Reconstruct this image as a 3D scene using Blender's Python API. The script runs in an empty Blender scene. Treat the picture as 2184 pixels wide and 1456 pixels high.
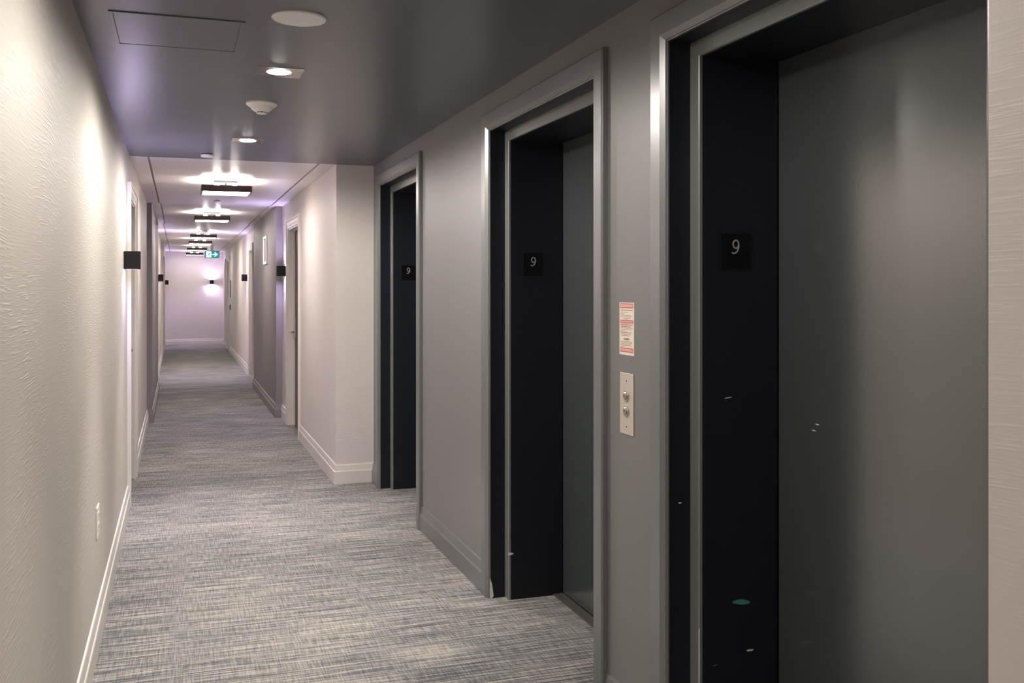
import bpy, bmesh, math, random
from mathutils import Vector, Matrix

random.seed(7)
S = bpy.context.scene
COL = S.collection

# ------------------------------------------------------------------ camera
cam_d = bpy.data.cameras.new('camera')
cam = bpy.data.objects.new('camera', cam_d)
COL.objects.link(cam)
cam.location = (0, 0, 1.5)
cam.rotation_euler = (math.pi / 2, 0, -math.atan(712 / 2080))
cam_d.sensor_width = 36
cam_d.lens = 36 * 2080 / 2184
cam_d.shift_y = -115 / 2184
cam_d.clip_start = 0.02
S.camera = cam

# ------------------------------------------------------------------ world, exposure
w = bpy.data.worlds.new('world')
S.world = w
w.use_nodes = True
w.node_tree.nodes['Background'].inputs[0].default_value = (0.5, 0.5, 0.55, 1)
w.node_tree.nodes['Background'].inputs[1].default_value = 0.02
S.view_settings.view_transform = 'Standard'
S.view_settings.look = 'None'
S.view_settings.gamma = 1
S.view_settings.use_curve_mapping = False
S.view_settings.exposure = 1.36

# lamp strengths (used by the lamp builders below)
DOWN_W = 33.0          # recessed downlights
DOWN_COL = (1.0, 0.94, 0.86)
FIX_DIFF = 17.5        # ceiling light diffuser emission
FIX_BULB = 27.0        # ceiling light bulbs
FIX_COL = (1.0, 0.945, 0.89)
SC_EM = 150.0          # wall light lens emission
SC_COL = (0.68, 0.58, 1.0)

# ------------------------------------------------------------------ room numbers
XL, XR, XC = -0.329, 1.430, 1.1425      # left wall, elevator wall, right wall of the corridor
XBL, XBR = -0.275, 1.072                # grey bumps
ZC = 2.44
YN, YF, YEND, YBACK = 1.145, 7.48, 27.0, -4.0
YB0, YB1 = 11.55, 15.1


# ------------------------------------------------------------------ materials
def srgb(r, g, b):
    def f(v):
        v /= 255
        return v / 12.92 if v <= 0.04045 else ((v + 0.055) / 1.055) ** 2.4
    return (f(r), f(g), f(b), 1)


def mat(name, col, rough=0.5, metal=0.0, spec=0.5, emit=None, strength=0.0, bump=None, var=0.0, coat=0.0, ior=1.5):
    """bump = (kind scale vector, strength, distance)"""
    m = bpy.data.materials.new(name)
    m.use_nodes = True
    nt = m.node_tree
    b = nt.nodes['Principled BSDF']
    b.inputs['Base Color'].default_value = col
    b.inputs['Roughness'].default_value = rough
    b.inputs['Metallic'].default_value = metal
    b.inputs['Specular IOR Level'].default_value = spec
    b.inputs['Coat Weight'].default_value = coat
    b.inputs['IOR'].default_value = ior
    if emit:
        b.inputs['Emission Color'].default_value = (*emit[:3], 1)
        b.inputs['Emission Strength'].default_value = strength
    if bump or var:
        tc = nt.nodes.new('ShaderNodeTexCoord')
        mp = nt.nodes.new('ShaderNodeMapping')
        nz = nt.nodes.new('ShaderNodeTexNoise')
        nt.links.new(tc.outputs['Object'], mp.inputs['Vector'])
        nt.links.new(mp.outputs['Vector'], nz.inputs['Vector'])
        mp.inputs['Scale'].default_value = bump[0] if bump else (6, 6, 6)
        nz.inputs['Scale'].default_value = 1
        nz.inputs['Detail'].default_value = 3
        if bump:
            bp = nt.nodes.new('ShaderNodeBump')
            bp.inputs['Strength'].default_value = bump[1]
            bp.inputs['Distance'].default_value = bump[2]
            nt.links.new(nz.outputs['Fac'], bp.inputs['Height'])
            nt.links.new(bp.outputs['Normal'], b.inputs['Normal'])
        if var:
            mx = nt.nodes.new('ShaderNodeMix')
            mx.data_type = 'RGBA'
            mx.inputs[6].default_value = tuple(c * (1 - var) for c in col[:3]) + (1,)
            mx.inputs[7].default_value = tuple(min(1, c * (1 + var)) for c in col[:3]) + (1,)
            nt.links.new(nz.outputs['Fac'], mx.inputs[0])
            nt.links.new(mx.outputs[2], b.inputs['Base Color'])
    return m


def wallpaper(name, col, strokes=0.5, rough=0.5, ang=-0.12):
    """pale vinyl wallpaper with short brushed strokes"""
    m = bpy.data.materials.new(name)
    m.use_nodes = True
    nt = m.node_tree
    N, L = nt.nodes, nt.links
    b = N['Principled BSDF']
    b.inputs['Roughness'].default_value = rough
    b.inputs['Specular IOR Level'].default_value = 0.45
    tc = N.new('ShaderNodeTexCoord')
    # slow warp so that the strokes lie in slightly different directions
    wn = N.new('ShaderNodeTexNoise'); wn.inputs['Scale'].default_value = 1.6; wn.inputs['Detail'].default_value = 1
    L.new(tc.outputs['Object'], wn.inputs['Vector'])
    ad = N.new('ShaderNodeMix'); ad.data_type = 'VECTOR'; ad.inputs[0].default_value = 0.07
    L.new(tc.outputs['Object'], ad.inputs[4]); L.new(wn.outputs['Color'], ad.inputs[5])
    mp = N.new('ShaderNodeMapping'); mp.vector_type = 'POINT'
    mp.inputs['Rotation'].default_value = (ang, 0, 0)
    mp.inputs['Scale'].default_value = (14, 10, 185)
    L.new(ad.outputs[1], mp.inputs['Vector'])
    n1 = N.new('ShaderNodeTexNoise'); n1.inputs['Scale'].default_value = 1; n1.inputs['Detail'].default_value = 2
    L.new(mp.outputs['Vector'], n1.inputs['Vector'])
    mp2 = N.new('ShaderNodeMapping'); mp2.inputs['Scale'].default_value = (6, 6, 260)
    L.new(tc.outputs['Object'], mp2.inputs['Vector'])
    n2 = N.new('ShaderNodeTexNoise'); n2.inputs['Scale'].default_value = 1; n2.inputs['Detail'].default_value = 1
    L.new(mp2.outputs['Vector'], n2.inputs['Vector'])
    # patches where strokes are strong
    n3 = N.new('ShaderNodeTexNoise'); n3.inputs['Scale'].default_value = 2.2; n3.inputs['Detail'].default_value = 2
    L.new(tc.outputs['Object'], n3.inputs['Vector'])
    rp = N.new('ShaderNodeValToRGB')
    rp.color_ramp.elements[0].position = 0.38; rp.color_ramp.elements[1].position = 0.68
    L.new(n3.outputs['Fac'], rp.inputs[0])
    rs = N.new('ShaderNodeValToRGB')
    rs.color_ramp.elements[0].position = 0.52; rs.color_ramp.elements[1].position = 0.72
    L.new(n1.outputs['Fac'], rs.inputs[0])
    mu = N.new('ShaderNodeMath'); mu.operation = 'MULTIPLY'
    L.new(rp.outputs[0], mu.inputs[0]); L.new(rs.outputs[0], mu.inputs[1])
    m2 = N.new('ShaderNodeMath'); m2.operation = 'MULTIPLY_ADD'; m2.inputs[1].default_value = 0.35
    L.new(n2.outputs['Fac'], m2.inputs[0]); L.new(mu.outputs[0], m2.inputs[2])
    bp = N.new('ShaderNodeBump'); bp.inputs['Strength'].default_value = strokes; bp.inputs['Distance'].default_value = 0.0022
    L.new(m2.outputs[0], bp.inputs['Height']); L.new(bp.outputs['Normal'], b.inputs['Normal'])
    mx = N.new('ShaderNodeMix'); mx.data_type = 'RGBA'
    mx.inputs[6].default_value = col
    mx.inputs[7].default_value = tuple(min(1, c * 1.14) for c in col[:3]) + (1,)
    L.new(mu.outputs[0], mx.inputs[0]); L.new(mx.outputs[2], b.inputs['Base Color'])
    return m


def carpet():
    m = bpy.data.materials.new('carpet')
    m.use_nodes = True
    nt = m.node_tree
    N, L = nt.nodes, nt.links
    b = N['Principled BSDF']
    b.inputs['Roughness'].default_value = 0.95
    b.inputs['Specular IOR Level'].default_value = 0.12
    tc = N.new('ShaderNodeTexCoord')

    def noise(scale, detail=2, rough=0.5, off=(0, 0, 0)):
        mp = N.new('ShaderNodeMapping'); mp.inputs['Scale'].default_value = scale; mp.inputs['Location'].default_value = off
        L.new(tc.outputs['Object'], mp.inputs['Vector'])
        n = N.new('ShaderNodeTexNoise'); n.inputs['Scale'].default_value = 1
        n.inputs['Detail'].default_value = detail; n.inputs['Roughness'].default_value = rough
        L.new(mp.outputs['Vector'], n.inputs['Vector'])
        return n.outputs['Fac']

    def math_(op, a, b_, c_=None):
        n = N.new('ShaderNodeMath'); n.operation = op
        for i, v in enumerate((a, b_, c_)):
            if v is None:
                continue
            if isinstance(v, (int, float)):
                n.inputs[i].default_value = v
            else:
                L.new(v, n.inputs[i])
        return n.outputs[0]

    streak = noise((2.4, 85, 1), 4, 0.6)             # long dark streaks across the corridor
    fine = noise((3.5, 190, 1), 2, 0.6, (3, 1, 0))     # single yarn rows
    warp = noise((150, 8, 1), 2, 0.5, (5, 2, 0))     # yarns along the corridor
    patch = noise((1.1, 2.6, 1), 3, 0.55, (9, 4, 0))   # broad light and dark areas
    speck = noise((240, 240, 1), 2, 0.7)
    v = math_('MULTIPLY_ADD', streak, 0.95, 0.0)
    v = math_('MULTIPLY_ADD', fine, 0.75, v)
    v = math_('MULTIPLY_ADD', warp, 0.42, v)
    v = math_('MULTIPLY_ADD', patch, 0.22, v)
    v = math_('MULTIPLY_ADD', speck, 0.55, v)
    dark = noise((1.5, 110, 1), 3, 0.6, (2, 7, 0))     # sparse dark yarn runs
    dk = N.new('ShaderNodeMapRange'); dk.inputs[1].default_value = 0.54; dk.inputs[2].default_value = 0.70
    L.new(dark, dk.inputs[0])
    # the woven pattern carries more dark yarn towards both edges of the runner
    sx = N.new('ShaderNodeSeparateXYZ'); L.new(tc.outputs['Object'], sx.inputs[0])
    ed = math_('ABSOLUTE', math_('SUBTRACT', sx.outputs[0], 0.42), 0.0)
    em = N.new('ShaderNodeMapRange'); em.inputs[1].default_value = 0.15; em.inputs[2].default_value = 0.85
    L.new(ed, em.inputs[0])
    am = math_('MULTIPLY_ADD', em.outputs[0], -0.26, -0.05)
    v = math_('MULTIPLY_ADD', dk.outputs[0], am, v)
    v = math_('MULTIPLY_ADD', v, 2.0, -2.37)
    rp = N.new('ShaderNodeValToRGB')
    e = rp.color_ramp.elements
    e[0].position = 0.0; e[0].color = srgb(74, 75, 80)
    e[1].position = 1.0; e[1].color = srgb(188, 181, 173)
    x = e.new(0.35); x.color = srgb(107, 109, 113)
    x = e.new(0.62); x.color = srgb(150, 145, 140)
    L.new(v, rp.inputs[0])
    L.new(rp.outputs[0], b.inputs['Base Color'])
    bp = N.new('ShaderNodeBump'); bp.inputs['Strength'].default_value = 0.5; bp.inputs['Distance'].default_value = 0.003
    L.new(v, bp.inputs['Height']); L.new(bp.outputs['Normal'], b.inputs['Normal'])
    return m


M = {
    'wall': wallpaper('pale_wallpaper', srgb(203, 195, 187), 0.55),
    'wall_fine': wallpaper('pale_wallpaper_fine', srgb(214, 206, 201), 0.25, ang=0.05),
    'grey_wall': mat('grey_wallpaper', srgb(124, 123, 123), 0.42, bump=((30, 60, 400), 0.25, 0.0006), var=0.05),
    'bump_wall': mat('taupe_wallpaper', srgb(138, 130, 130), 0.5, bump=((30, 60, 400), 0.25, 0.0006), var=0.05),
    'dark_ceiling': mat('dark_ceiling_paint', srgb(98, 101, 108), 0.33, bump=((9, 5, 5), 0.25, 0.003), var=0.03),
    'white_ceiling': mat('white_ceiling_paint', srgb(232, 225, 226), 0.38, bump=((2, 7, 2), 0.12, 0.004)),
    'groove': mat('ceiling_joint', srgb(165, 160, 160), 0.6),
    'trim_white': mat('white_trim_paint', srgb(216, 210, 204), 0.35),
    'trim_grey': mat('grey_gloss_paint', srgb(100, 102, 104), 0.30, ior=2.3, bump=((200, 200, 200), 0.06, 0.0005)),
    'step_grey': mat('grey_step_paint', srgb(122, 124, 123), 0.25, ior=2.2),
    'lift_grey': mat('elevator_door_paint', srgb(72, 77, 79), 0.21, ior=2.4, bump=((330, 330, 330), 0.16, 0.0006)),
    'black_paint': mat('black_jamb_paint', srgb(25, 29, 37), 0.42, spec=0.3, bump=((330, 330, 330), 0.2, 0.0006)),
    'sign_black': mat('sign_black', srgb(6, 6, 7), 0.35, spec=0.3),
    'sign_grey': mat('sign_numeral_grey', srgb(170, 170, 172), 0.5),
    'carpet': carpet(),
    'steel': mat('brushed_steel', srgb(198, 188, 176), 0.32, 0.9, bump=((40, 40, 900), 0.1, 0.0003)),
    'steel_pale': mat('satin_steel_plate', srgb(214, 203, 190), 0.45, 0.35),
    'chrome': mat('chrome', srgb(210, 208, 206), 0.12, 1.0),
    'sill': mat('metal_sill', srgb(150, 145, 140), 0.35, 0.8),
    'dark_metal': mat('dark_bronze_metal', srgb(62, 50, 50), 0.3, 0.6),
    'canopy_dark': mat('dark_canopy_paint', srgb(26, 22, 20), 0.6, spec=0.2),
    'sconce_black': mat('sconce_black', srgb(18, 18, 20), 0.55, spec=0.3),
    'white_plastic': mat('white_plastic', srgb(240, 237, 233), 0.4),
    'white_plastic_cool': mat('white_plastic_speaker', srgb(240, 238, 236), 0.5, bump=((300, 300, 300), 0.3, 0.001)),
    'void': mat('dark_void', srgb(8, 8, 9), 0.7),
    'walnut': mat('dark_brown_wood', srgb(72, 50, 44), 0.4, bump=((60, 60, 4), 0.1, 0.001), var=0.25),
    'red': mat('notice_red', srgb(200, 96, 90), 0.5),
    'pink': mat('notice_pink', srgb(236, 172, 162), 0.5),
    'ink': mat('notice_brown_ink', srgb(150, 92, 84), 0.5),
    'paper': mat('notice_paper', srgb(240, 228, 214), 0.5),
    'arrow_red': mat('button_arrow_red', srgb(150, 40, 34), 0.4),
    'chip': mat('chipped_paint', srgb(226, 222, 214), 0.6),
    'teal': mat('teal_scuff', srgb(74, 146, 136), 0.6),
    'scuff': mat('grey_scuff', srgb(96, 98, 106), 0.6),
    'downlens': mat('downlight_lens', (1, 1, 1, 1), 0.4, emit=DOWN_COL, strength=26.0),
    'diffuser': mat('ceiling_light_diffuser', (1, 1, 1, 1), 0.4, emit=FIX_COL, strength=FIX_DIFF),
    'bulb': mat('ceiling_light_bulb', (1, 1, 1, 1), 0.4, emit=FIX_COL, strength=FIX_BULB),
    'bulb_dim': mat('ceiling_light_bulb_dim', (1, 1, 1, 1), 0.4, emit=FIX_COL, strength=FIX_BULB * 0.4),
    'diffuser_dim': mat('ceiling_light_diffuser_dim', (1, 1, 1, 1), 0.4, emit=FIX_COL, strength=FIX_DIFF * 0.42),
    'sconce_lens': mat('sconce_lens', (1, 1, 1, 1), 0.4, emit=SC_COL, strength=SC_EM),
    'exit_green': mat('exit_sign_green', srgb(0, 120, 120), 0.4, emit=srgb(0, 140, 140), strength=0.35),
    'exit_white': mat('exit_sign_white', srgb(230, 250, 250), 0.4, emit=srgb(215, 245, 250), strength=0.75),
}


# ------------------------------------------------------------------ mesh helpers
def link(name, bm, m, parent=None, bevel=0.0, smooth=False, loc=None):
    bmesh.ops.recalc_face_normals(bm, faces=bm.faces)
    me = bpy.data.meshes.new(name)
    bm.to_mesh(me)
    bm.free()
    me.materials.append(M[m] if isinstance(m, str) else m)
    if smooth:
        for p in me.polygons:
            p.use_smooth = True
    o = bpy.data.objects.new(name, me)
    COL.objects.link(o)
    if parent is not None:
        o.parent = parent
    if loc:
        o.location = loc
    if bevel:
        md = o.modifiers.new('bevel', 'BEVEL')
        md.width = bevel
        md.segments = 2
        md.limit_method = 'ANGLE'
        md.angle_limit = math.radians(40)
    return o


def box(bm, x0, x1, y0, y1, z0, z1):
    vs = [bm.verts.new((x, y, z)) for x in (x0, x1) for y in (y0, y1) for z in (z0, z1)]
    for f in ((0, 1, 3, 2), (4, 6, 7, 5), (0, 4, 5, 1), (2, 3, 7, 6), (0, 2, 6, 4), (1, 5, 7, 3)):
        bm.faces.new([vs[i] for i in f])


def boxes(*bs):
    bm = bmesh.new()
    for b in bs:
        box(bm, *b)
    return bm


def lathe(profile, n=40, axis='z'):
    """profile = list of (r, h); solid of revolution about z (or x / y)"""
    bm = bmesh.new()
    rings = []
    for r, h in profile:
        if r < 1e-6:
            rings.append([bm.verts.new((0, 0, h))])
        else:
            rings.append([bm.verts.new((r * math.cos(2 * math.pi * i / n), r * math.sin(2 * math.pi * i / n), h)) for i in range(n)])
    for a, b in zip(rings, rings[1:]):
        for i in range(n):
            j = (i + 1) % n
            if len(a) == 1 and len(b) == 1:
                continue
            if len(a) == 1:
                bm.faces.new((a[0], b[i], b[j]))
            elif len(b) == 1:
                bm.faces.new((a[i], a[j], b[0]))
            else:
                bm.faces.new((a[i], a[j], b[j], b[i]))
    if axis == 'x':
        bmesh.ops.transform(bm, matrix=Matrix.Rotation(math.pi / 2, 4, 'Y'), verts=bm.verts)
    return bm


def prism(pts, d, to3):
    """flat outline pts (a, b) thickened by d; to3(a, b, t) gives the 3D point"""
    bm = bmesh.new()
    lo = [bm.verts.new(to3(a, b, 0)) for a, b in pts]
    hi = [bm.verts.new(to3(a, b, d)) for a, b in pts]
    bm.faces.new(lo)
    bm.faces.new(hi[::-1])
    n = len(pts)
    for i in range(n):
        j = (i + 1) % n
        bm.faces.new((lo[i], lo[j], hi[j], hi[i]))
    return bm


def sweep_profile(profile, path_fn, npath):
    """closed profile [(o, p)], path_fn(k, o, p) -> 3D point for path station k"""
    bm = bmesh.new()
    rows = [[bm.verts.new(path_fn(k, o, p)) for o, p in profile] for k in range(npath)]
    n = len(profile)
    for a, b in zip(rows, rows[1:]):
        for i in range(n):
            j = (i + 1) % n
            bm.faces.new((a[i], a[j], b[j], b[i]))
    bm.faces.new(rows[0])
    bm.faces.new(rows[-1][::-1])
    return bm


def casing(profile, x, side, y0, y1, zt):
    """door casing on a wall plane x; side = -1 when the room is at smaller x, +1 when at larger x"""
    def fn(k, o, p):
        X = x + side * p
        return ((X, y0 - o, 0.0), (X, y0 - o, zt + o), (X, y1 + o, zt + o), (X, y1 + o, 0.0))[k]
    return sweep_profile(profile, fn, 4)


BASE_PROFILE = [(0, 0), (0.019, 0), (0.019, 0.095), (0.016, 0.100), (0.0135, 0.101), (0.0085, 0.141), (0.006, 0.146), (0, 0.148)]


def baseboard(name, m, runs):
    """runs = list of (p0, p1, normal): straight skirting pieces, each a mitred prism"""
    bm = bmesh.new()
    for run in runs:
        pts, nrm = run     # polyline and the outward normals at each vertex (already mitred)
        rows = []
        for (x, y), (nx, ny) in zip(pts, nrm):
            rows.append([bm.verts.new((x + nx * d, y + ny * d, z)) for d, z in BASE_PROFILE])
        n = len(BASE_PROFILE)
        for a, b in zip(rows, rows[1:]):
            for i in range(n):
                j = (i + 1) % n
                bm.faces.new((a[i], a[j], b[j], b[i]))
        bm.faces.new(rows[0])
        bm.faces.new(rows[-1][::-1])
    o = link(name, bm, m)
    o['kind'] = 'structure'
    return o


def empty(name, loc, label=None, cat=None, group=None, kind=None):
    o = bpy.data.objects.new(name, None)
    o.empty_display_size = 0.1
    COL.objects.link(o)
    o.location = loc
    tag(o, label, cat, group, kind)
    return o


def tag(o, label=None, cat=None, group=None, kind=None):
    if label: o['label'] = label
    if cat: o['category'] = cat
    if group: o['group'] = group
    if kind: o['kind'] = kind
    return o


def struct(name, bm, m, label=None, cat=None, **k):
    o = link(name, bm, m, **k)
    return tag(o, label, cat, None, 'structure')


# ------------------------------------------------------------------ floor, ceiling, walls
LIFTS = [(1.43, 2.68), (3.225, 4.49), (5.975, 7.195)]
LZ, LZI, STEP = 2.257, 2.205, 0.055
XDOOR = 1.78

struct('floor', boxes((XL - 0.3, 2.0, YBACK - 0.2, YEND + 0.2, -0.1, 0.0)), 'carpet',
       'grey and blue streaked woven carpet running the length of the corridor', 'carpet')

RD = [(9.87, 10.84), (16.15, 17.12), (23.75, 24.6), (25.7, 26.6)]       # doors in the right wall
LD = [(7.24, 8.20), (21.2, 22.2), (24.3, 25.2)]                         # doors in the left wall
DZ = 2.135
T = 0.28


def wall_strip(x0, x1, y0, y1, openings, zt_list):
    bs = []
    y = y0
    for (a, b), zt in zip(openings, zt_list):
        bs.append((x0, x1, y, a, 0, ZC))
        bs.append((x0, x1, a, b, zt, ZC))
        y = b
    bs.append((x0, x1, y, y1, 0, ZC))
    return boxes(*bs)


wl = struct('wall_left', wall_strip(XL - T, XL, YBACK, YEND, LD, [DZ] * 3), 'wall',
            'pale beige brushed wallpaper wall running down the left side', 'wall')
wr = struct('wall_right', wall_strip(XC, XC + 0.9, YF, YEND, RD, [DZ] * 4), 'wall_fine',
            'pale wallpapered corridor wall on the right beyond the elevators', 'wall')
wn = struct('wall_near_right', boxes((XC, XC + 0.9, YBACK, YN, 0, ZC)), 'wall_fine',
            'pale wallpapered wall end beside the nearest elevator door', 'wall')
we = struct('wall_end', boxes((XL - 0.3, XC + 0.9, YEND, YEND + 0.15, 0, ZC)), 'wall_fine',
            'pale end wall of the corridor', 'wall')
wb = struct('wall_back', boxes((XL - 0.3, XC + 0.9, YBACK - 0.15, YBACK, 0, ZC)), 'wall_fine')
# elevator wall: grey wallpaper, openings backed by the shaft door plane
struct('wall_elevators', wall_strip(XR, XDOOR + 0.02, YN, YF, LIFTS, [LZ] * 3), 'grey_wall',
       'grey fabric-textured wall holding the three elevator doors', 'wall')
struct('wall_shaft', boxes((XDOOR + 0.06, XDOOR + 0.2, YN, YF, 0, ZC)), 'void')
# grey projections on both sides
struct('wall_projection_left', boxes((XL, XBL, YB0, YB1, 0, ZC)), 'bump_wall',
       'shallow grey wall projection on the left of the corridor', 'wall')
struct('wall_projection_right', boxes((XBR, XC, YB0, YB1, 0, ZC)), 'bump_wall',
       'shallow grey wall projection on the right of the corridor', 'wall')

# ceilings
struct('ceiling_dark', boxes((XL - 0.3, XR + 0.6, YN, YF, ZC, ZC + 0.15)), 'dark_ceiling',
       'low dark grey satin ceiling over the elevator lobby', 'ceiling')
GAP = 0.015


def white_ceiling(name, y0, y1, joints, label=None):
    c = struct(name, boxes((XL - 0.3, XC + 0.9, y0, y1, ZC + 0.02, ZC + 0.15)), 'groove', label, 'ceiling' if label else None)
    ys = [y0] + joints + [y1]
    for a, b in zip(ys, ys[1:]):
        shrink = YB0 - 0.01 <= a < YB1 - 0.1
        gl, gr = (-0.192, 0.987) if shrink else (-0.21, 1.005)
        a2, b2 = a + 0.0015, b - 0.0015
        for (x0, x1) in ((XL - 0.02, gl), (gl + GAP, gr), (gr + GAP, XC + 0.02)):
            link('ceiling_panel', boxes((x0, x1, a2, b2, ZC, ZC + 0.02)), 'white_ceiling', c, bevel=0.0015)
    return c


white_ceiling('ceiling_white', YF, YEND, [8.62, YB0, YB1, 19.0, 23.2],
              'white panelled ceiling over the far corridor with long shadow joints')
white_ceiling('ceiling_back', YBACK, YN, [])

# baseboards
def straight_left(x, a, b):
    return ([(x, a), (x, b)], [(1, 0), (1, 0)])


def straight_right(x, a, b):
    return ([(x, a), (x, b)], [(-1, 0), (-1, 0)])


CW = 0.088
baseboard('baseboard_left', 'trim_white', [
    straight_left(XL, YBACK, LD[0][0] - CW),
    ([(XL, LD[0][1] + CW), (XL, YB0)], [(1, 0), (1, 0)]),
    ([(XL, YB1), (XL, LD[1][0] - CW)], [(1, 0), (1, 0)]),
    straight_left(XL, LD[1][1] + CW, LD[2][0] - CW),
    straight_left(XL, LD[2][1] + CW, YEND),
])
baseboard('baseboard_projection_left', 'bump_wall', [
    ([(XL, YB0), (XBL, YB0), (XBL, YB1)], [(0, -1), (1, -1), (1, 0)])])
baseboard('baseboard_projection_right', 'bump_wall', [
    ([(XC, YB0), (XBR, YB0), (XBR, YB1)], [(0, -1), (-1, -1), (-1, 0)])])
baseboard('baseboard_right', 'trim_white', [
    ([(XR, YF), (XC, YF), (XC, RD[0][0] - CW)], [(0, -1), (-1, -1), (-1, 0)]),
    straight_right(XC, RD[0][1] + CW, YB0),
    straight_right(XC, YB1, RD[1][0] - CW),
    straight_right(XC, RD[1][1] + CW, RD[2][0] - CW),
    straight_right(XC, RD[2][1] + CW, RD[3][0] - CW),
    straight_right(XC, RD[3][1] + CW, YEND),
])
baseboard('baseboard_end', 'trim_white', [([(XL, YEND), (XC, YEND)], [(0, -1), (0, -1)])])
LC = 0.088
baseboard('baseboard_elevators', 'trim_grey', [
    straight_right(XR, YN, LIFTS[0][0] - LC),
    straight_right(XR, LIFTS[0][1] + LC, LIFTS[1][0] - LC),
    straight_right(XR, LIFTS[1][1] + LC, LIFTS[2][0] - LC),
    straight_right(XR, LIFTS[2][1] + LC, YF),
])
baseboard('baseboard_near_right', 'trim_white', [
    ([(XC, YBACK), (XC, YN), (XR, YN)], [(-1, 0), (-1, 1), (0, 1)])])

# ------------------------------------------------------------------ elevator doorways
LIFT_CASING = [(0.0, -0.002), (0.0, 0.008), (0.004, 0.008), (0.004, 0.012), (0.020, 0.025), (0.082, 0.025), (0.088, 0.019), (0.088, -0.002)]
which = ['nearest elevator doorway beside the pale wall end', 'middle elevator doorway between the other two', 'farthest elevator doorway next to the white wall corner']
for i, (y0, y1) in enumerate(LIFTS):
    d = empty('door_%d' % (i + 1), (XR, (y0 + y1) / 2, 0), 'dark grey painted ' + which[i], 'elevator doorway', 'elevator doorways', 'structure')
    inv = Matrix.Translation(-Vector(d.location))

    def P(name, bm, m, **k):
        bmesh.ops.transform(bm, matrix=inv, verts=bm.verts)
        return link(name, bm, m, d, **k)
    P('casing', casing(LIFT_CASING, XR, -1, y0, y1, LZ), 'trim_grey', bevel=0.0012)
    # outer reveal (black), step frame (grey), deep reveal (black)
    P('outer_jamb', boxes((XR - 0.002, 1.527, y0 - 0.004, y0 + 0.002, 0, LZ), (XR - 0.002, 1.527, y1 - 0.002, y1 + 0.004, 0, LZ),
                          (XR - 0.002, 1.527, y0, y1, LZ - 0.002, LZ + 0.004)), 'black_paint')

    def fn(k, o, p):
        X = 1.500 + p
        a, b, z = y0 + STEP - o, y1 - STEP + o, LZI + o * (LZ - LZI) / STEP
        return ((X, a, 0), (X, a, z), (X, b, z), (X, b, 0))[k]
    P('step_frame', sweep_profile([(0, 0.003), (0.003, 0), (STEP, 0), (STEP, 0.012), (0, 0.012)], fn, 4), 'step_grey')
    P('inner_jamb', sweep_profile([(0, 0.012), (STEP, 0.012), (STEP, 0.278), (0, 0.278)], fn, 4), 'black_paint')
    P('door_panel', boxes((XDOOR, XDOOR + 0.03, y0 + STEP + 0.004, y1 - STEP - 0.004, 0.012, LZI + 0.01)), 'lift_grey', bevel=0.002)
    P('threshold', boxes((XDOOR - 0.05, XDOOR + 0.05, y0 + STEP, y1 - STEP, 0, 0.006), (XDOOR - 0.012, XDOOR - 0.004, y0 + STEP, y1 - STEP, 0.006, 0.009)), 'sill')
    if i == 0:
        def blob(x, z, rx, rz, m, y=y1 - STEP, name='paint_chip', ang=0.0):
            pts = []
            for k in range(12):
                t = 2 * math.pi * k / 12
                q = random.uniform(0.7, 1.1)
                a, b = rx * q * math.cos(t), rz * q * math.sin(t)
                pts.append((x + a * math.cos(ang) - b * math.sin(ang), z + a * math.sin(ang) + b * math.cos(ang)))
            P(name, prism(pts, 0.0006, lambda a, b, t: (a, y - t, b)), m)
        blob(1.602, 1.161, 0.017, 0.0018, 'chip', ang=0.12)
        blob(1.680, 0.375, 0.014, 0.0035, 'chip')
        blob(1.557, 0.343, 0.010, 0.0016, 'scuff', ang=0.2)
        blob(1.648, 0.528, 0.032, 0.009, 'teal', name='teal_scuff', ang=-0.1)
        blob(1.464, 0.836, 0.006, 0.0025, 'chip', y=y1 - 0.002)
        for (yy, z) in ((2.425, 1.097), (2.441, 1.077), (2.640, 0.734)):
            P('scratch', prism([(yy - 0.011, z), (yy, z + 0.002), (yy + 0.011, z + 0.0005), (yy, z - 0.002)], 0.0006,
                               lambda a, b, t: (XDOOR - t, a, b)), 'chip' if z > 0.9 else 'scuff')
        P('paint_chip', boxes((1.4995, 1.503, y1 - STEP - 0.0008, y1 - STEP + 0.001, 0.28, 0.46)), 'chip')
        P('paint_chip', boxes((XR - 0.0035, XR + 0.001, y1 + LC, y1 + LC + 0.001, 0.362, 0.372)), 'chip')
    if i == 1:
        P('paint_chip', prism([(1.499, 0.229), (1.524, 0.224), (1.526, 0.218), (1.499, 0.214)], 0.0006, lambda a, b, t: (a, y1 - STEP - t, b)), 'chip')
        P('paint_chip', prism([(XR - 0.006, 0.0), (XR + 0.006, 0.0), (XR + 0.012, 0.012), (XR + 0.004, 0.07), (XR - 0.006, 0.1)], 0.0006,
                              lambda a, b, t: (a, y1 - 0.002 - t, b)), 'chip')


# ------------------------------------------------------------------ floor numeral plates
def digit(parent, txt, size, loc, rot, m, name='numeral', depth=0.0008, sx=1.0, align='CENTER'):
    cu = bpy.data.curves.new(name, 'FONT')
    cu.body = txt
    cu.size = size
    cu.extrude = depth
    cu.align_x = align
    cu.align_y = 'CENTER'
    tmp = bpy.data.objects.new(name + '_tmp', cu)
    COL.objects.link(tmp)
    dg = bpy.context.evaluated_depsgraph_get()
    dg.update()
    me = bpy.data.meshes.new_from_object(tmp.evaluated_get(dg))
    bpy.data.objects.remove(tmp)
    me.materials.clear()
    me.materials.append(M[m])
    o = bpy.data.objects.new(name, me)
    COL.objects.link(o)
    o.parent = parent
    o.location = loc
    o.rotation_euler = rot
    o.scale = (sx, 1, 1)
    return o


NINE = None


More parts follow.
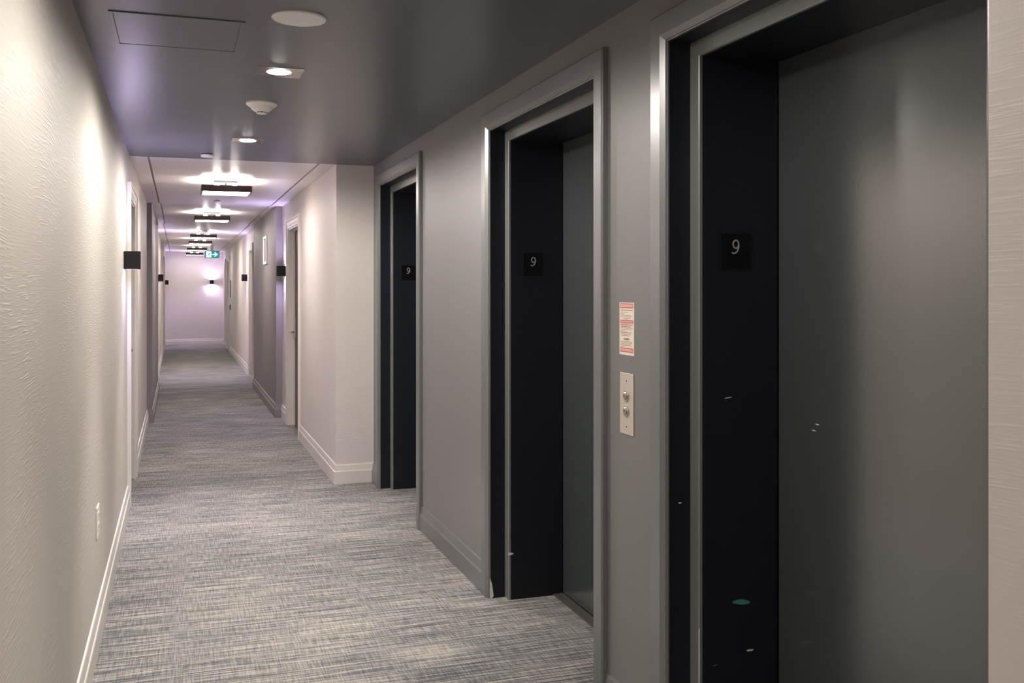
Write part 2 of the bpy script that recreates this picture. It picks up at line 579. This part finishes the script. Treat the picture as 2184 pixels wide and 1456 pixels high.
def stroke(pts, wd, to3, d=0.001):
    """ribbon of constant width along a 2D polyline"""
    L_, R_ = [], []
    for i, (x, y) in enumerate(pts):
        a = pts[max(i - 1, 0)]
        b = pts[min(i + 1, len(pts) - 1)]
        dx, dy = b[0] - a[0], b[1] - a[1]
        q = math.hypot(dx, dy) or 1
        L_.append((x - dy / q * wd / 2, y + dx / q * wd / 2))
        R_.append((x + dy / q * wd / 2, y - dx / q * wd / 2))
    bm = bmesh.new()
    rows = [[bm.verts.new(to3(*p, t)) for p, t in ((l, 0), (r, 0), (r, d), (l, d))] for l, r in zip(L_, R_)]
    for a, b in zip(rows, rows[1:]):
        for i in range(4):
            j = (i + 1) % 4
            bm.faces.new((a[i], a[j], b[j], b[i]))
    bm.faces.new(rows[0])
    bm.faces.new(rows[-1][::-1])
    return bm


nine = []
for k in range(0, 25):      # round bowl, starting at its right end low side
    t = math.radians(-38 - k * 15 + 0)
    nine.append((0.0095 * 1.0 * math.cos(t) * 0.95 * 1.08, 0.0095 * math.sin(t) * 1.28 + 0.0125 * 0.75))
nine_bowl = nine
tail = []
for k in range(13):
    s = k / 12
    # right side of the bowl curving down into the hook
    t = math.radians(10 - s * 125)
    tail.append((-0.0065 + 0.0165 * math.cos(t), 0.006 + 0.0245 * math.sin(t)))

side_txt = ['inside the nearest elevator doorway', 'inside the middle elevator doorway', 'inside the farthest elevator doorway']
for i, (y0, y1) in enumerate(LIFTS):
    yy = y1 - STEP
    p = empty('floor_number_sign', (1.6265, yy, 1.612), 'square black plate with a grey numeral 9 ' + side_txt[i], 'sign', 'floor number plates')
    bm = bmesh.new()
    box(bm, -0.0525, 0.0525, -0.004, 0.0, -0.0545, 0.0545)
    link('plate', bm, 'sign_black', p, bevel=0.0012)
    bm = stroke(nine_bowl, 0.0044, lambda a, b, t: (a, -0.004 - t, b + 0.012))
    b2 = stroke(tail, 0.0046, lambda a, b, t: (a, -0.00401 - t, b + 0.012))
    me = bpy.data.meshes.new('t'); b2.to_mesh(me); b2.free(); bm.from_mesh(me)
    link('numeral', bm, 'sign_grey', p)

# ------------------------------------------------------------------ fire notice and call station
n = empty('fire_notice', (XR, 2.982, 1.361), 'small white and red printed notice above the elevator call buttons', 'notice')
NW, NH = 0.056, 0.0885


def on_wall(a, b, t):       # a to the right in the picture (towards smaller y), b up
    return (-0.0012 - t, -a, b)


link('notice_board', boxes((-0.0012, 0.0, -NW, NW, -NH, NH)), 'paper', n)


def bar(x0, x1, z0, z1, m, name, t=0.0003, off=0.0):
    return link(name, prism([(x0, z0), (x1, z0), (x1, z1), (x0, z1)], t, lambda a, b, q: on_wall(a, b, q + off)), m, n)


for (za, zb) in ((0.0695, 0.0855), (0.0185, 0.0295), (-0.079, -0.064)):
    bar(-0.050, 0.050, za, zb, 'red', 'red_band')
    bar(-0.0475, 0.0475, za + 0.003, zb - 0.003, 'pink', 'pink_band', 0.0003, 0.0003)
rot_w = (math.pi / 2, 0, -math.pi / 2)
digit(n, 'IN CASE OF FIRE', 0.0105, (-0.0022, 0, 0.0775), rot_w, 'paper', 'heading', 0.0002)
digit(n, 'REMAIN CALM', 0.0095, (-0.0022, 0, -0.0715), rot_w, 'paper', 'heading', 0.0002)
digit(n, 'CAUTION', 0.0095, (-0.0020, 0, -0.0345), rot_w, 'ink', 'heading', 0.0002)
bm = bmesh.new()
rows = [(0.0625, 0.98, 1), (0.0555, 0.62, 0), (0.0505, 0.3, 0), (0.0455, 0.85, 0), (0.0405, 0.88, 0), (0.0345, 0.6, 2), (0.0285 + 0.003, 0.2, 2),
        (0.0135, 1.0, 1), (0.0075, 0.86, 1), (0.0025, 0.98, 0), (-0.0025, 0.88, 0), (-0.0075, 0.55, 0), (-0.0130, 0.94, 1),
        (-0.0185, 0.9, 0), (-0.0235, 0.7, 0), (-0.0425, 0.95, 0), (-0.0470, 0.95, 0), (-0.0515, 0.85, 0), (-0.0560, 0.95, 0), (-0.0600, 0.3, 0)]
for z, wd, bold in rows:
    if z < -0.0595:
        z = -0.0602
    x = -0.047
    end = x + 0.094 * wd
    if bold == 2:
        x, end = -0.047 * wd, 0.047 * wd
    h = 0.0013 if bold == 1 else 0.0008
    while x < end - 0.002:
        wl_ = min(random.uniform(0.005, 0.014), end - x)
        bb = prism([(x, z - h), (x + wl_, z - h), (x + wl_, z + h), (x, z + h)], 0.0002, on_wall)
        me = bpy.data.meshes.new('t'); bb.to_mesh(me); bb.free(); bm.from_mesh(me); bpy.data.meshes.remove(me)
        x += wl_ + 0.0018
tx = link('small_print', bm, 'ink', n)
tx['kind'] = 'stuff'

c = empty('elevator_call_station', (XR, 2.98, 1.1087), 'satin steel plate with two round call buttons between two elevator doors', 'button panel')
link('face_plate', boxes((-0.003, 0, -0.0515, 0.0515, -0.1035, 0.1035)), 'steel_pale', c, bevel=0.0015)
for z, up in ((0.027, 1), (-0.024, -1)):
    ring = lathe([(0.0135, 0.0), (0.0185, 0.0), (0.0185, 0.0035), (0.0165, 0.0045), (0.0135, 0.0045), (0.0135, 0.0)], 32, 'x')
    bmesh.ops.transform(ring, matrix=Matrix.Translation((-0.0075, 0, z)), verts=ring.verts)
    link('button_ring', ring, 'chrome', c, smooth=False)
    b_ = lathe([(0.0, -0.0085), (0.0105, -0.008), (0.0128, -0.0065), (0.0128, 0.0), (0.0, 0.0)], 32, 'x')
    bmesh.ops.transform(b_, matrix=Matrix.Translation((-0.003, 0, z)), verts=b_.verts)
    bt = link('call_button', b_, 'steel', c, smooth=False)
    ar = prism([(-0.005, z - 0.004 * up), (0.005, z - 0.004 * up), (0.0, z + 0.005 * up)], 0.0006, lambda a, b, t: (-0.0113 - t, -a, b))
    link('arrow', ar, 'arrow_red', bt)
for z in (0.077, -0.077):
    sc = lathe([(0.0, -0.0045), (0.0022, -0.004), (0.003, -0.003), (0.0, -0.003)], 16, 'x')
    bmesh.ops.transform(sc, matrix=Matrix.Translation((0, 0, z)), verts=sc.verts)
    link('screw', sc, 'dark_metal', c)

# ------------------------------------------------------------------ room doors
DOOR_CASING = [(0.0, -0.002), (0.0, 0.010), (0.006, 0.013), (0.030, 0.014), (0.034, 0.018), (0.070, 0.020), (0.076, 0.026), (0.088, 0.026), (0.088, -0.002)]


def lever(parent, x, y, z, side, dirn):
    """lever handle with its tall plate on a leaf plane x; side as in casing; dirn: which way along y the lever points"""
    e = bpy.data.objects.new('door_handle', None)
    bm = boxes((min(x, x + side * 0.012), max(x, x + side * 0.012), y - 0.026, y + 0.026, z - 0.075, z + 0.155))
    pl = link('lock_plate', bm, 'steel', parent, bevel=0.004)
    bm = bmesh.new()
    a, b = sorted((x + side * 0.012, x + side * 0.062))
    box(bm, a, b, y - 0.009, y + 0.009, z - 0.009, z + 0.009)
    a, b = sorted((x + side * 0.046, x + side * 0.062))
    ya, yb = sorted((y, y + dirn * 0.12))
    box(bm, a, b, ya, yb, z - 0.009, z + 0.009)
    link('lever', bm, 'chrome', parent, bevel=0.004)
    bpy.data.objects.remove(e)


def room_door(num, xw, side, y0, y1, label, handle=0, leaf='walnut'):
    """xw wall plane, side towards the corridor"""
    d = empty('door_%d' % num, (xw, (y0 + y1) / 2, 0), label, 'door', None, 'structure')
    inv = Matrix.Translation(-Vector(d.location))

    def P(name, bm, m, **k):
        bmesh.ops.transform(bm, matrix=inv, verts=bm.verts)
        return link(name, bm, m, d, **k)
    P('casing', casing(DOOR_CASING, xw, side, y0, y1, DZ), 'trim_white')
    jx = sorted((xw + side * 0.004, xw - side * 0.16))
    P('jamb', boxes((*jx, y0, y0 + 0.012, 0, DZ), (*jx, y1 - 0.012, y1, 0, DZ), (*jx, y0, y1, DZ - 0.012, DZ)), 'trim_white')
    sx = sorted((xw - side * 0.061, xw - side * 0.04))
    P('door_stop', boxes((*sx, y1 - 0.026, y1 - 0.012, 0, DZ - 0.012), (*sx, y0 + 0.012, y0 + 0.026, 0, DZ - 0.012), (*sx, y0 + 0.012, y1 - 0.012, DZ - 0.026, DZ - 0.012)), 'trim_white')
    lx = sorted((xw - side * 0.062, xw - side * 0.106))
    P('door_leaf', boxes((*lx, y0 + 0.014, y1 - 0.014, 0.01, DZ - 0.014)), leaf, bevel=0.002)
    P('sill_plate', boxes((*sorted((xw, xw - side * 0.13)), y0 + 0.012, y1 - 0.012, 0, 0.006)), 'sill')
    if handle:
        hy = y1 - 0.085 if handle > 0 else y0 + 0.085
        x = xw - side * 0.062 - d.location.x
        lever(d, x, hy - d.location.y, 1.02, side, -handle)
    return d


room_door(4, XL, 1, *LD[0], 'recessed room door just past the near black wall light on the left', 1)
room_door(5, XC, -1, *RD[0], 'dark brown room door with steel lever nearest the white wall corner', 1)
room_door(6, XC, -1, *RD[1], 'room door just past the grey projection on the right wall', 1, leaf='trim_white')
room_door(7, XL, 1, *LD[1], 'room door with steel lever far down the left wall', -1, leaf='trim_white')
room_door(8, XL, 1, *LD[2], 'last room door on the left before the end wall', 0, leaf='trim_white')
room_door(9, XC, -1, *RD[2], 'room door on the right wall level with the exit sign', -1, leaf='trim_white')
room_door(10, XC, -1, *RD[3], 'last room door on the right before the end wall', 0, leaf='trim_white')


# ------------------------------------------------------------------ wall lights
def copy_tree(o, parent=None):
    k = o.copy()
    COL.objects.link(k)
    k.parent = parent
    for ch in list(o.children):
        copy_tree(ch, k)
    return k


def make_sconce():
    """up and down wall light; local: wall plane x=0, sticks out to +x"""
    r = empty('wall_light', (0, 0, 0))
    t, q, h, dp = 0.006, 0.05, 0.0575, 0.1
    bm = boxes((0, t, -q, q, -h, h), (dp - t, dp, -q, q, -h, h), (t, dp - t, -q, -q + t, -h, h), (t, dp - t, q - t, q, -h, h))
    link('housing', bm, 'sconce_black', r, bevel=0.001)
    link('lens', boxes((0.012, dp - 0.012, -q + 0.01, q - 0.01, h - 0.02, h - 0.014)), 'sconce_lens', r)
    link('lens', boxes((0.012, dp - 0.012, -q + 0.01, q - 0.01, -h + 0.014, -h + 0.02)), 'sconce_lens', r)
    link('divider', boxes((t, dp - t, -q + t, q - t, -0.034, 0.034)), 'sconce_black', r)
    return r


sc0 = make_sconce()
SC = [
    (XL, 6.73, 1.675, 0, 'black cube wall light just before the first door on the left wall'),
    (XC, 11.20, 1.685, math.pi, 'black cube wall light between the brown door and the grey projection'),
    (XC, 17.55, 1.67, math.pi, 'black cube wall light on the right past the grey projection'),
    (XL, 17.0, 1.658, 0, 'black cube wall light on the left past the grey projection'),
    (XL, 26.1, 1.63, 0, 'smallest black wall light on the left beside the end wall'),
    (0.84, YEND, 1.645, -math.pi / 2, 'small black wall light glowing up and down on the end wall'),
]
for i, (x, y, z, rz, lab) in enumerate(SC):
    r = sc0 if i == 0 else copy_tree(sc0)
    r.location = (x, y, z)
    r.rotation_euler = (0, 0, rz)
    tag(r, lab, 'wall light', 'black up and down wall lights')


# ------------------------------------------------------------------ square ceiling lights
def make_fixture():
    r = empty('ceiling_light', (0, 0, 0))
    link('canopy', boxes((-0.1, 0.1, -0.05, 0.05, -0.02, 0)), 'canopy_dark', r, bevel=0.002)
    link('stem', boxes((-0.007, 0.007, -0.007, 0.007, -0.075, -0.02)), 'canopy_dark', r)
    link('crossbar', boxes((-0.095, 0.095, -0.004, 0.004, -0.062, -0.054)), 'dark_metal', r)
    h, t = 0.21, 0.006
    z0, z1 = -0.112, -0.058
    link('shade_frame', boxes((-h, h, -h, -h + t, z0, z1), (-h, h, h - t, h, z0, z1), (-h, -h + t, -h + t, h - t, z0, z1), (h - t, h, -h + t, h - t, z0, z1),
                              (-h + t, -h + 0.014, -h + t, h - t, z0, z0 + 0.004), (h - 0.014, h - t, -h + t, h - t, z0, z0 + 0.004),
                              (-h + 0.014, h - 0.014, -h + t, -h + 0.014, z0, z0 + 0.004), (-h + 0.014, h - 0.014, h - 0.014, h - t, z0, z0 + 0.004)),
         'dark_metal', r)
    link('diffuser', boxes((-h + 0.008, h - 0.008, -h + 0.008, h - 0.008, z0 + 0.005, z0 + 0.009)), 'diffuser', r)
    for x in (-0.075, 0.075):
        b = lathe([(0.0, -0.032), (0.016, -0.028), (0.026, -0.012), (0.028, 0.0), (0.022, 0.014), (0.012, 0.022), (0.0, 0.024)], 16)
        bmesh.ops.transform(b, matrix=Matrix.Translation((x, 0, -0.050)), verts=b.verts)
        link('bulb', b, 'bulb', r, smooth=True)
    return r


fx0 = make_fixture()
ordn = ['square bronze-rimmed ceiling light nearest the dark ceiling', 'second square ceiling light from the dark ceiling',
        'third square ceiling light from the dark ceiling', 'fourth square ceiling light from the dark ceiling',
        'fifth square ceiling light, behind the exit sign edge', 'farthest square ceiling light beside the end wall']
for i, y in enumerate([8.97, 12.75, 17.15, 19.55, 22.9, 26.25, -0.35, -2.9]):  # last two are out of view, added to light the near walls
    r = fx0 if i == 0 else copy_tree(fx0)
    if i in (4, 5, 6):     # dimmer lamps
        for ch in r.children:
            k2 = ch.name.split('.')[0]
            if k2 in ('bulb', 'diffuser'):
                ch.material_slots[0].link = 'OBJECT'
                ch.material_slots[0].material = M[k2 + '_dim']
    r.location = (0.398, y, ZC)
    tag(r, ordn[i] if i < 6 else ('added unseen square light just behind the viewer', 'added unseen square light near the back wall')[i - 6], 'ceiling light',
        'square semi-flush ceiling lights' if i < 6 else 'added ceiling lights behind the viewer')


# ------------------------------------------------------------------ downlights in the dark ceiling
def make_downlight():
    r = empty('downlight', (0, 0, 0))
    h, ri, n_ = 0.098, 0.056, 32
    bm = bmesh.new()
    # square plate with a round hole
    for z in (0.0,):
        inner = [bm.verts.new((ri * math.cos(2 * math.pi * k / n_), ri * math.sin(2 * math.pi * k / n_), -0.003)) for k in range(n_)]
        up = [bm.verts.new((0.045 * math.cos(2 * math.pi * k / n_), 0.045 * math.sin(2 * math.pi * k / n_), -0.0012)) for k in range(n_)]
        outer = []
        for k in range(n_):
            a = 2 * math.pi * k / n_
            m_ = max(abs(math.cos(a)), abs(math.sin(a)))
            outer.append(bm.verts.new((h * math.cos(a) / m_, h * math.sin(a) / m_, -0.004)))
        top = [bm.verts.new((v.co.x, v.co.y, 0.0)) for v in outer]
        for k in range(n_):
            j = (k + 1) % n_
            bm.faces.new((inner[k], inner[j], outer[j], outer[k]))
            bm.faces.new((outer[k], outer[j], top[j], top[k]))
            bm.faces.new((up[k], up[j], inner[j], inner[k]))
    link('trim_plate', bm, 'chrome', r)
    b = lathe([(0.0, -0.010), (0.025, -0.009), (0.042, -0.006), (0.052, -0.0025), (0.0, -0.002)], 32)
    link('lens', b, 'downlens', r, smooth=True)
    ld = bpy.data.lights.new('downlight_beam', 'SPOT')
    ld.energy = DOWN_W
    ld.color = DOWN_COL
    ld.spot_size = math.radians(176)
    ld.spot_blend = 0.45
    ld.shadow_soft_size = 0.04
    lo = bpy.data.objects.new('lamp', ld)
    COL.objects.link(lo)
    lo.parent = r
    lo.location = (0, 0, -0.03)
    l2 = ld.copy()
    l2.energy = DOWN_W * 2.2
    l2.spot_size = math.radians(70)
    l2.spot_blend = 1.0
    lo2 = bpy.data.objects.new('lamp', l2)
    COL.objects.link(lo2)
    lo2.parent = r
    lo2.location = (0, 0, -0.03)
    return r


dl0 = make_downlight()
dlab = ['bright round downlight in a square chrome plate nearest the round speaker', 'smaller bright downlight in a square chrome plate beyond the smoke detector',
        'added unseen downlight in the dark ceiling above the viewer']
for i, (x, y) in enumerate([(0.416, 4.35), (0.42, 6.44), (0.41, 2.26)]):
    r = dl0 if i == 0 else copy_tree(dl0)
    r.location = (x, y, ZC)
    tag(r, dlab[i], 'ceiling light', 'downlights in the dark ceiling')
    if i == 2:             # unseen lamp above the viewer, added to light the near walls, is dimmer
        for ch in r.children:
            if ch.type == 'LIGHT':
                ch.data = ch.data.copy()
                ch.data.energy *= 0.55

# ------------------------------------------------------------------ other things on the ceilings
s_ = empty('ceiling_speaker', (0.399, 3.457, ZC), 'large flat round white speaker cover in the dark ceiling', 'speaker')
link('grille', lathe([(0.0, -0.007), (0.08, -0.0065), (0.089, -0.005), (0.089, -0.001), (0.0, -0.001)], 56), 'white_plastic_cool', s_, smooth=False)
link('rim', lathe([(0.089, 0), (0.094, 0), (0.094, -0.004), (0.091, -0.007), (0.089, -0.006), (0.089, 0)], 56), 'white_plastic', s_)


def detector(loc, sc, label, slots=True):
    r = empty('smoke_detector', loc, label, 'smoke detector', 'smoke detectors')
    r.scale = (sc,) * 3
    link('base', lathe([(0, 0), (0.078, 0), (0.078, -0.007), (0.066, -0.018), (0.062, -0.019), (0, -0.019)], 48), 'white_plastic', r, smooth=False)
    link('body', lathe([(0.0, -0.019), (0.060, -0.019), (0.052, -0.031), (0.038, -0.042), (0.026, -0.046), (0.0, -0.046)], 48), 'white_plastic', r)
    link('cap', lathe([(0.0, -0.056), (0.020, -0.056), (0.027, -0.052), (0.027, -0.0505), (0.0, -0.0505)], 48), 'white_plastic', r)
    link('chamber', lathe([(0.0, -0.0505), (0.0235, -0.0505), (0.0235, -0.046), (0, -0.046)], 32), 'void', r)
    for k in range(8):
        a = math.pi / 8 + k * math.pi / 4
        bm = boxes((0.021, 0.0265, -0.003, 0.003, -0.051, -0.0455))
        bmesh.ops.transform(bm, matrix=Matrix.Rotation(a, 4, 'Z'), verts=bm.verts)
        link('rib', bm, 'white_plastic', r)
    return r


detector((0.403, 5.12, ZC), 1.0, 'white smoke detector with dark slots between the two downlights')
detector((0.405, 16.5, ZC), 0.95, 'small white smoke detector on the far white ceiling between square lights')


def sprinkler(loc, r0, label):
    r = empty('sprinkler', loc, label, 'sprinkler', 'concealed sprinklers')
    link('cover_plate', lathe([(0.0, -0.022), (r0 * 0.85, -0.021), (r0, -0.015), (r0, -0.006), (0, -0.006)], 36), 'white_plastic', r)
    link('collar', lathe([(0, -0.006), (r0 * 0.72, -0.006), (r0 * 0.72, 0), (0, 0)], 24), 'void', r)


sprinkler((0.195, 7.20, ZC), 0.045, 'small white disc sprinkler cover at the end of the dark ceiling')
sprinkler((0.40, 11.0, ZC), 0.037, 'small white disc sprinkler on the white ceiling between the first two square lights')

# flush access hatch in the dark ceiling
h = empty('access_hatch', (0.0, 3.805, ZC), 'flush square access panel in the dark ceiling at the left', 'access panel')
link('hatch_frame', boxes((-0.225, 0.225, -0.235, -0.222, -0.004, 0), (-0.225, 0.225, 0.222, 0.235, -0.004, 0), (-0.225, -0.212, -0.222, 0.222, -0.004, 0), (0.212, 0.225, -0.222, 0.222, -0.004, 0)),
     'dark_ceiling', h, bevel=0.001)
link('hatch_door', boxes((-0.209, 0.209, -0.219, 0.219, -0.003, -0.001)), 'dark_ceiling', h, bevel=0.001)

# ------------------------------------------------------------------ exit sign
e = empty('exit_sign', (0.700, 22.3, 2.225), 'green exit sign with running man and right arrow hanging from the far ceiling', 'exit sign')
link('housing', boxes((-0.155, 0.155, 0.0, 0.05, -0.085, 0.085)), 'white_plastic', e, bevel=0.004)
link('bracket', boxes((-0.03, 0.03, 0.015, 0.035, 0.085, 0.200), (-0.06, 0.06, 0.0, 0.05, 0.200, 0.215)), 'white_plastic', e)
link('face', boxes((-0.145, 0.145, -0.003, 0.0, -0.073, 0.073)), 'exit_green', e)


def exf(a, b, t):
    return (a, -0.003 - t, b)


link('doorway_symbol', prism([(-0.122, -0.066), (-0.015, -0.066), (-0.015, 0.066), (-0.122, 0.066)], 0.001, exf), 'exit_white', e)
man = bmesh.new()
for pts, wd in (([(-0.050, 0.030), (-0.066, -0.010)], 0.020), ([(-0.066, -0.010), (-0.048, -0.026), (-0.056, -0.058)], 0.012),
                ([(-0.066, -0.010), (-0.084, -0.032), (-0.112, -0.036)], 0.012), ([(-0.052, 0.026), (-0.034, 0.008), (-0.022, 0.016)], 0.009),
                ([(-0.054, 0.028), (-0.082, 0.022), (-0.094, 0.002)], 0.009)):
    bb = stroke(pts, wd, lambda a, b, t: (a, -0.0041 - t, b), 0.001)
    me = bpy.data.meshes.new('t'); bb.to_mesh(me); bb.free(); man.from_mesh(me)
hd = prism([(-0.042 + 0.011 * math.cos(k * math.pi / 6), 0.046 + 0.011 * math.sin(k * math.pi / 6)) for k in range(12)], 0.001, lambda a, b, t: (a, -0.0041 - t, b))
me = bpy.data.meshes.new('t'); hd.to_mesh(me); hd.free(); man.from_mesh(me)
link('running_figure', man, 'exit_green', e)
link('arrow', prism([(0.005, -0.010), (0.082, -0.010), (0.045, -0.046), (0.070, -0.046), (0.122, 0.0), (0.070, 0.046), (0.045, 0.046), (0.082, 0.010), (0.005, 0.010)], 0.001, exf), 'exit_white', e)

# ------------------------------------------------------------------ small wall things
# framed panel on the right grey projection
g = empty('framed_wall_panel', (XBR, 12.93, 1.98), 'white framed narrow panel high on the grey right projection', 'wall panel')
link('frame', boxes((-0.02, 0, -0.24, -0.205, -0.18, 0.18), (-0.02, 0, 0.205, 0.24, -0.18, 0.18), (-0.02, 0, -0.205, 0.205, 0.145, 0.18), (-0.02, 0, -0.205, 0.205, -0.18, -0.145)),
     'white_plastic', g, bevel=0.002)
link('panel', boxes((-0.006, 0, -0.205, 0.205, -0.145, 0.145)), 'bump_wall', g)

# outlet on the left wall
o_ = empty('wall_outlet', (XL, 4.53, 0.50), 'white electrical outlet low on the near beige left wall', 'outlet')
link('cover_plate', boxes((0, 0.006, -0.058, 0.058, -0.066, 0.066)), 'white_plastic', o_, bevel=0.002)
for z in (-0.024, 0.024):
    rc = link('receptacle', boxes((0.006, 0.008, -0.02, 0.02, z - 0.016, z + 0.016)), 'white_plastic', o_, bevel=0.002)
    link('slot', boxes((0.0078, 0.0084, -0.009, -0.007, z - 0.006, z + 0.006), (0.0078, 0.0084, 0.007, 0.009, z - 0.006, z + 0.006)), 'void', rc)
o2 = empty('wall_outlet', (XL, 20.6, 0.30), 'small outlet low on the far left wall beside a door', 'outlet')
link('cover_plate', boxes((0, 0.012, -0.04, 0.04, -0.06, 0.06)), 'steel', o2, bevel=0.002)

# fire pull station and narrow red-brown cabinet strip far down the right wall
f_ = empty('wall_switch', (XC, 23.35, 1.05), 'small dark switch plate far down the right wall', 'switch')
link('plate', boxes((-0.02, 0, -0.05, 0.05, -0.06, 0.06)), 'walnut', f_, bevel=0.003)
link('button', boxes((-0.028, -0.02, -0.02, 0.02, -0.025, 0.025)), 'dark_metal', f_, bevel=0.002)
k_ = empty('wall_notice_frame', (XC, 23.35, 1.47), 'narrow brown framed notice far down the right wall above the switch', 'notice')
link('frame', boxes((-0.012, 0, -0.10, 0.10, -0.2, -0.185), (-0.012, 0, -0.10, 0.10, 0.185, 0.2), (-0.012, 0, -0.10, -0.085, -0.185, 0.185), (-0.012, 0, 0.085, 0.10, -0.185, 0.185)), 'walnut', k_)
link('sheet', boxes((-0.005, 0, -0.085, 0.085, -0.185, 0.185)), 'paper', k_)
